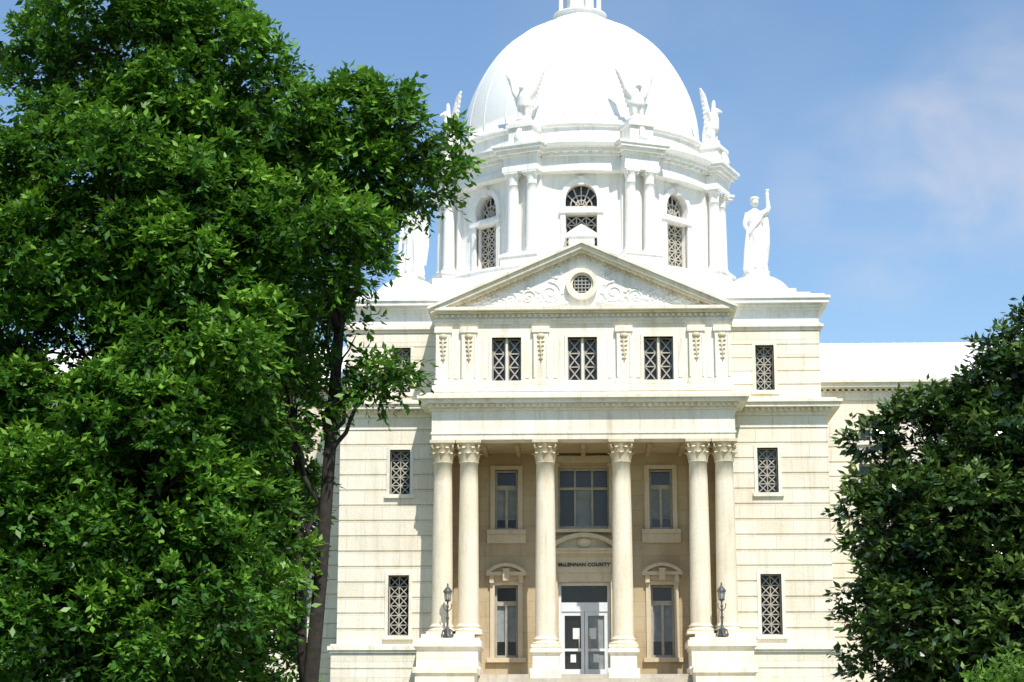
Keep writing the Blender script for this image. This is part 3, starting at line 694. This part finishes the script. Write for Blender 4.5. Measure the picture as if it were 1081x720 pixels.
def foliage(name, parent, lobes, seed, bough_d, clump_d, T, J, L, W, mat, droop=0.3, tl=(0.3, 0.6), inner_d=0.5):
    """lobes -> boughs (flattened masses on the lobe surface) -> leaf clumps -> twigs -> leaves"""
    rng = np.random.default_rng(seed)
    lob = np.array(lobes, float); P = []; O = []; B = []
    for i, (cx, cy, cz, r) in enumerate(lob):
        c = np.array([cx, cy, cz])
        nb = max(4, int(4*math.pi*r*r*bough_d))
        d = unit(rng.normal(size=(nb, 3)))
        bc = c+d*r*rng.uniform(.62, .92, (nb, 1))
        for j, q in enumerate(lob):
            if j != i:
                k_ = np.linalg.norm(bc-q[:3], axis=1) > 0.6*q[3]; bc = bc[k_]; d = d[k_]
        for b_, bd in zip(bc, d):
            br = rng.uniform(.3, .62)*min(1.1, .5+.35*r); sh = np.array([1.3, 1.3, .62])
            n = max(4, int(4*math.pi*br*br*clump_d*rng.uniform(.7, 1.2)))
            e = unit(rng.normal(size=(n, 3))+np.array([0, 0, .45])+bd*.4)
            # bough undersides tinted darker, tops lighter: shading put into the leaf colour
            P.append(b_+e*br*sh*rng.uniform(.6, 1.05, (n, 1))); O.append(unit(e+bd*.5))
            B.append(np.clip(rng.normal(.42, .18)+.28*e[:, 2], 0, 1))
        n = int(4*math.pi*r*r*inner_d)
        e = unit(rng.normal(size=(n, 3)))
        P.append(c+e*r*rng.uniform(.3, .7, (n, 1))); O.append(e); B.append(np.full(n, .04))  # inner leaves tinted near the dark end: crown shade painted in
    P = np.vstack(P); O = np.vstack(O); B = np.concatenate(B); n = len(P)
    base = P[:, None]+rng.normal(0, .07, (n, T, 3))
    tdir = unit(O[:, None]*0.8+rng.normal(0, .55, (n, T, 3))+np.array([0, 0, .2]))
    tlen = rng.uniform(tl[0], tl[1], (n, T, 1))
    t = ((np.arange(J)+.5)/J)[None, None, :, None]
    pos = base[:, :, None]+tdir[:, :, None]*tlen[:, :, None]*t
    pos = pos+np.array([0, 0, -1])*droop*tlen[:, :, None]*t**2
    td = np.broadcast_to(tdir[:, :, None], pos.shape)
    side = unit(np.cross(td, np.array([0, 0, 1.])+rng.normal(0, .5, pos.shape)))
    sg = np.where(np.arange(J) % 2 == 0, 1, -1)[None, None, :, None]
    ld = unit(td*.65+side*sg*.75+np.array([0, 0, -.25])+rng.normal(0, .25, pos.shape))
    wd = unit(np.cross(ld, np.array([0, 0, 1.])+rng.normal(0, .55, pos.shape)))
    nn = np.cross(ld, wd)
    s = rng.uniform(.65, 1.25, pos.shape[:3]+(1,))
    v = np.stack([pos, pos+ld*L*s*.45+wd*W*s*.5+nn*W*s*.12, pos+ld*L*s-nn*L*.05, pos+ld*L*s*.45-wd*W*s*.5+nn*W*s*.12], axis=3)
    v = v.reshape(-1, 3).astype(np.float32); nf = len(v)//4
    tt = np.broadcast_to(t[..., 0], pos.shape[:3])
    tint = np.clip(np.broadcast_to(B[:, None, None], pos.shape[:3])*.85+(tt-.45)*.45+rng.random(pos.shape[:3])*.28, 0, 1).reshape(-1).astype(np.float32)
    me = bpy.data.meshes.new(name)
    me.vertices.add(len(v)); me.vertices.foreach_set('co', v.ravel())
    me.loops.add(nf*4); me.loops.foreach_set('vertex_index', np.arange(nf*4, dtype=np.int32))
    me.polygons.add(nf); me.polygons.foreach_set('loop_start', np.arange(0, nf*4, 4, dtype=np.int32))
    try: me.polygons.foreach_set('loop_total', np.full(nf, 4, dtype=np.int32))
    except Exception: pass
    me.update(calc_edges=True)
    a = me.attributes.new('tint', 'FLOAT', 'FACE'); a.data.foreach_set('value', tint)
    me.materials.append(mat)
    o = bpy.data.objects.new(name, me); col.objects.link(o); o.parent = parent
    return o

def limb(b, p0, p1, r0, r1, n=9, wob=0.15, seed=0):
    rn = random.Random(seed); p0 = Vector(p0); p1 = Vector(p1); L = (p1-p0).length
    pts = []; rs = []
    for i in range(n):
        t = i/(n-1); w = math.sin(t*math.pi)*wob*L*0.15
        pts.append(p0.lerp(p1, t)+Vector((rn.uniform(-w, w), rn.uniform(-w, w), 0.1*L*math.sin(t*math.pi)*0.5))); rs.append(r0+(r1-r0)*t)
    b.tube(pts, rs, 6); return pts

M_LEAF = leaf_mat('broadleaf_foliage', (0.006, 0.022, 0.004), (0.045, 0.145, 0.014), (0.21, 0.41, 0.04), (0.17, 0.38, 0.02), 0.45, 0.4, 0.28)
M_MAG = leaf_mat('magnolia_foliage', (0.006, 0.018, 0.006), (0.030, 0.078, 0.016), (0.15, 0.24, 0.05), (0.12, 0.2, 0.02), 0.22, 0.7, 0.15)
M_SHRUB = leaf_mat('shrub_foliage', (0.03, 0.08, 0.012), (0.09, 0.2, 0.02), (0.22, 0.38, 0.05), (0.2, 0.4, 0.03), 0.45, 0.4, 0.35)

TY = -32.0
L1 = [(-3.6,0,14.1,.95),(-4.8,.3,14.2,1.2),(-2.95,0,13.65,.5),(-3.35,.2,12.95,.5),(-5.3,-.3,11.8,1.3),(-4.35,0,12.8,.8),(-3.9,.1,14.6,.6),(-4.75,.1,11.3,.6),
 (-5.0,.2,10.2,.75),(-4.5,.4,9.0,.5),(-4.0,.3,9.1,.3),(-6.5,0,14.3,1.4),(-8.0,0,15.3,1.6),(-9.8,.3,15.8,2.0),(-7.5,.2,16.2,.7),(-8.8,0,17.6,1.3),
 (-9.6,-.6,12.4,2.2),(-7.1,-.5,11.7,1.8),(-10.3,.4,9.4,2.3),(-7.1,-.8,9.1,1.7),(-5.9,.5,8.6,.7),(-8.1,-1.2,6.9,2.0),(-10.3,-.3,6.0,2.2),
 (-6.7,-.2,6.0,1.0),(-7.3,-1.2,4.6,1.6),(-9.6,-.8,3.9,2.0),(-6.2,.2,4.4,.6),(-12.5,.5,12,2.6),(-12.5,.5,7,2.6),(-9,3.2,12,2.2),(-7.2,3.2,14,1.7),
 (-6.9,3,11.0,1.5),(-8.1,3,8.5,2.0),(-6.9,2.6,6.3,1.1),(-7.0,2.4,3.8,1.1),(-9.5,3,6.5,2.2),(-6.3,2.2,9.2,.8),(-10.5,1.5,3,2),
 (-6.15,2.0,7.9,.75),(-6.15,2.0,6.6,.75),(-6.2,2.0,5.2,.8),(-6.4,2.0,3.6,.85)]
tree = empty('broadleaf_tree', (0, TY, 0))
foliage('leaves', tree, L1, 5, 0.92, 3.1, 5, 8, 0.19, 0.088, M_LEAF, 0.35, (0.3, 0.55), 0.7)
tb = MB()
tb.tube([(-8.2,.8,-.1),(-8.15,.8,.4),(-8.1,.7,2),(-8.0,.6,5),(-8.1,.7,8.5),(-8.3,.6,12),(-8.4,.5,15)], [.62,.46,.38,.33,.27,.2,.1], 12)
st = [(-5.8,1.0,-.1),(-5.65,1.0,.4),(-5.4,.9,2.5),(-5.2,.8,5),(-5.05,.7,7.5),(-4.9,.6,10),(-4.8,.3,12.5),(-4.4,.1,14)]
tb.tube(st, [.3,.2,.16,.14,.125,.11,.08,.05], 10)
tb.tube([(-5.4,.9,2.4),(-5.65,1.1,4.5),(-5.7,1.3,7),(-6.1,1.5,9.5)], [.12,.1,.09,.06], 8)
for i, (x, y, z, r) in enumerate(L1):
    if x > -6.2 and y < 1.5:
        zz = max(3, z-2.0-r*.5); k = min(range(len(st)), key=lambda q: abs(st[q][2]-zz)); s0 = st[k]
    else: zz = max(2.5, min(14, z-2.2-r*.5)); s0 = (-8.1, .7, zz)
    pts = limb(tb, s0, (x, y, z+.2*r), .04+.03*r, .03, 9, .5, i)
    for q in range(5):
        rn = random.Random(i*7+q); d = Vector((rn.gauss(0,1), rn.gauss(0,1), rn.gauss(.3,1))).normalized()
        limb(tb, pts[4+q%4], Vector((x,y,z))+d*r*.85, .03, .01, 6, .5, i*9+q)
tb.obj('trunk_and_limbs', M_BARK, tree)

RY = -25.0
L2 = [(9.7,0,9.9,1.0),(10.35,.2,10.9,.9),(10.9,.3,10.4,1.5),(8.6,-.1,9.0,.85),(6.95,.2,8.75,.6),(7.7,.1,8.8,.7),(7.1,-.2,7.6,.8),(7.1,-.2,6.2,.95),(8.5,-.6,6.8,1.6),(10.1,-.4,7.8,1.8),
 (7.4,-.4,4.5,1.15),(9.4,-.9,4.7,1.7),(6.5,.2,7.2,.4),(6.6,0,5.0,.45),(12.4,0,8,2.2),(12.2,-.4,5,2.2),(10,2.5,9,1.6),(8.6,2.2,6.5,1.7),(9.5,2.4,4,2.0),(8,0,2.4,1.4),(10.5,0,2.4,1.8),(7.2,1.2,3.4,.9)]
mag = empty('magnolia_tree', (0, RY, 0))
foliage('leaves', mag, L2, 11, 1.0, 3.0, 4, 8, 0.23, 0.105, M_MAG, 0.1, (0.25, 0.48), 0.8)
tb = MB()
tb.tube([(9.7,.6,-.1),(9.7,.6,.4),(9.75,.6,3),(9.8,.6,6),(10.0,.5,9),(10.3,.4,11.2)], [.4,.3,.25,.2,.13,.05], 12)
for i, (x, y, z, r) in enumerate(L2):
    pts = limb(tb, (9.8,.6,max(1.2, z-1.2-r*.4)), (x, y, z), .05+.03*r, .02, 8, .4, i+50)
    for q in range(4):
        rn = random.Random(i*5+q); d = Vector((rn.gauss(0,1), rn.gauss(0,1), rn.gauss(.3,1))).normalized()
        limb(tb, pts[4+q%3], Vector((x,y,z))+d*r*.85, .025, .01, 5, .4, i*11+q)
tb.obj('trunk_and_limbs', M_BARK, mag)

sh = empty('shrub', (0, -45, 0))
L3 = [(5.4,0,2.25,.6),(6.2,.2,2.3,.75),(4.95,.1,1.7,.55),(5.8,-.2,1.2,.9),(6.8,0,1.6,.8),(5.1,0,.8,.7),(6.6,.1,.8,.7)]
foliage('leaves', sh, L3, 21, 2.0, 5.0, 4, 8, 0.12, 0.055, M_SHRUB, 0.3, (0.18, 0.3), 2)
tb = MB()
for i, (x, y, z, r) in enumerate(L3): limb(tb, (5.8, 0, 0), (x, y, z), .05, .015, 7, .4, i)
tb.obj('stems', M_BARK, sh)

# ============================================================ LIGHT
EL, AZ = rad(54), rad(20)
S = Vector((math.sin(AZ)*math.cos(EL), -math.cos(AZ)*math.cos(EL), math.sin(EL)))
sun = bpy.data.lights.new('sun', 'SUN'); sun.energy = 5.0; sun.angle = rad(0.5); sun.color = (1.0, 0.965, 0.90)
so = bpy.data.objects.new('sun', sun); col.objects.link(so); so.rotation_euler = (-S).to_track_quat('-Z', 'Y').to_euler(); so.location = S*100
w = bpy.data.worlds.new('World'); scene.world = w; w.use_nodes = True; nt = w.node_tree
bg = nt.nodes['Background']; bg.inputs['Strength'].default_value = 0.15
sky = nt.nodes.new('ShaderNodeTexSky'); sky.sky_type = 'NISHITA'; sky.sun_disc = False
sky.sun_elevation = EL; sky.sun_rotation = math.pi-AZ; sky.air_density = 1.0; sky.dust_density = 0.4; sky.ozone_density = 1.8
hs = nt.nodes.new('ShaderNodeHueSaturation'); hs.inputs['Hue'].default_value = 0.498; hs.inputs['Saturation'].default_value = 1.08; hs.inputs['Value'].default_value = 1.12
nt.links.new(sky.outputs[0], hs.inputs['Color'])
tc = nt.nodes.new('ShaderNodeTexCoord')
mp = nt.nodes.new('ShaderNodeMapping'); mp.inputs['Scale'].default_value = (1, 1, 1.6); mp.inputs['Location'].default_value = (0.35, 0.1, 0.2)
nt.links.new(tc.outputs['Generated'], mp.inputs[0])
n = nt.nodes.new('ShaderNodeTexNoise'); n.inputs['Scale'].default_value = 12; n.inputs['Detail'].default_value = 5; n.inputs['Roughness'].default_value = 0.5; n.inputs['Distortion'].default_value = 0.4
nt.links.new(mp.outputs[0], n.inputs['Vector'])
tot = None
for cx_, cy_, cz_, wd_ in ((.150, .947, .272, .9978), (.215, .925, .300, .9970), (.05, .94, .35, .9935)):
    vn = nt.nodes.new('ShaderNodeVectorMath'); vn.operation = 'NORMALIZE'; nt.links.new(tc.outputs['Generated'], vn.inputs[0])
    dp = nt.nodes.new('ShaderNodeVectorMath'); dp.operation = 'DOT_PRODUCT'; dp.inputs[1].default_value = Vector((cx_, cy_, cz_)).normalized()
    nt.links.new(vn.outputs[0], dp.inputs[0])
    mr = nt.nodes.new('ShaderNodeMapRange'); mr.interpolation_type = 'SMOOTHSTEP'; mr.inputs[1].default_value = wd_; mr.inputs[2].default_value = 1.0
    mr.inputs[3].default_value = 0; mr.inputs[4].default_value = .6 if wd_ > .995 else .15
    nt.links.new(dp.outputs['Value'], mr.inputs[0])
    if tot is None: tot = mr.outputs[0]
    else:
        ad = nt.nodes.new('ShaderNodeMath'); ad.operation = 'ADD'; nt.links.new(tot, ad.inputs[0]); nt.links.new(mr.outputs[0], ad.inputs[1]); tot = ad.outputs[0]
nr = ramp(nt, n.outputs[0], 0.36, 0.68, (0.1,)*3, (0.85,)*3)
ml = nt.nodes.new('ShaderNodeMath'); ml.operation = 'MULTIPLY'; ml.use_clamp = True
nt.links.new(tot, ml.inputs[0]); nt.links.new(nr, ml.inputs[1])
cm = mixc(nt, ml.outputs[0], hs.outputs[0], (5.4, 5.3, 5.6))
nt.links.new(cm, bg.inputs['Color'])

# ============================================================ CAMERA
cd = bpy.data.cameras.new('camera'); cam = bpy.data.objects.new('camera', cd); col.objects.link(cam)
cam.location = (0, -70, 1.6); cam.rotation_euler = (rad(102), 0, rad(2.09))
cd.sensor_width = 36; cd.lens = 69.27; cd.clip_end = 6000; cd.clip_start = 0.5
scene.camera = cam
scene.view_settings.view_transform = 'Standard'; scene.view_settings.look = 'None'; scene.view_settings.exposure = 0
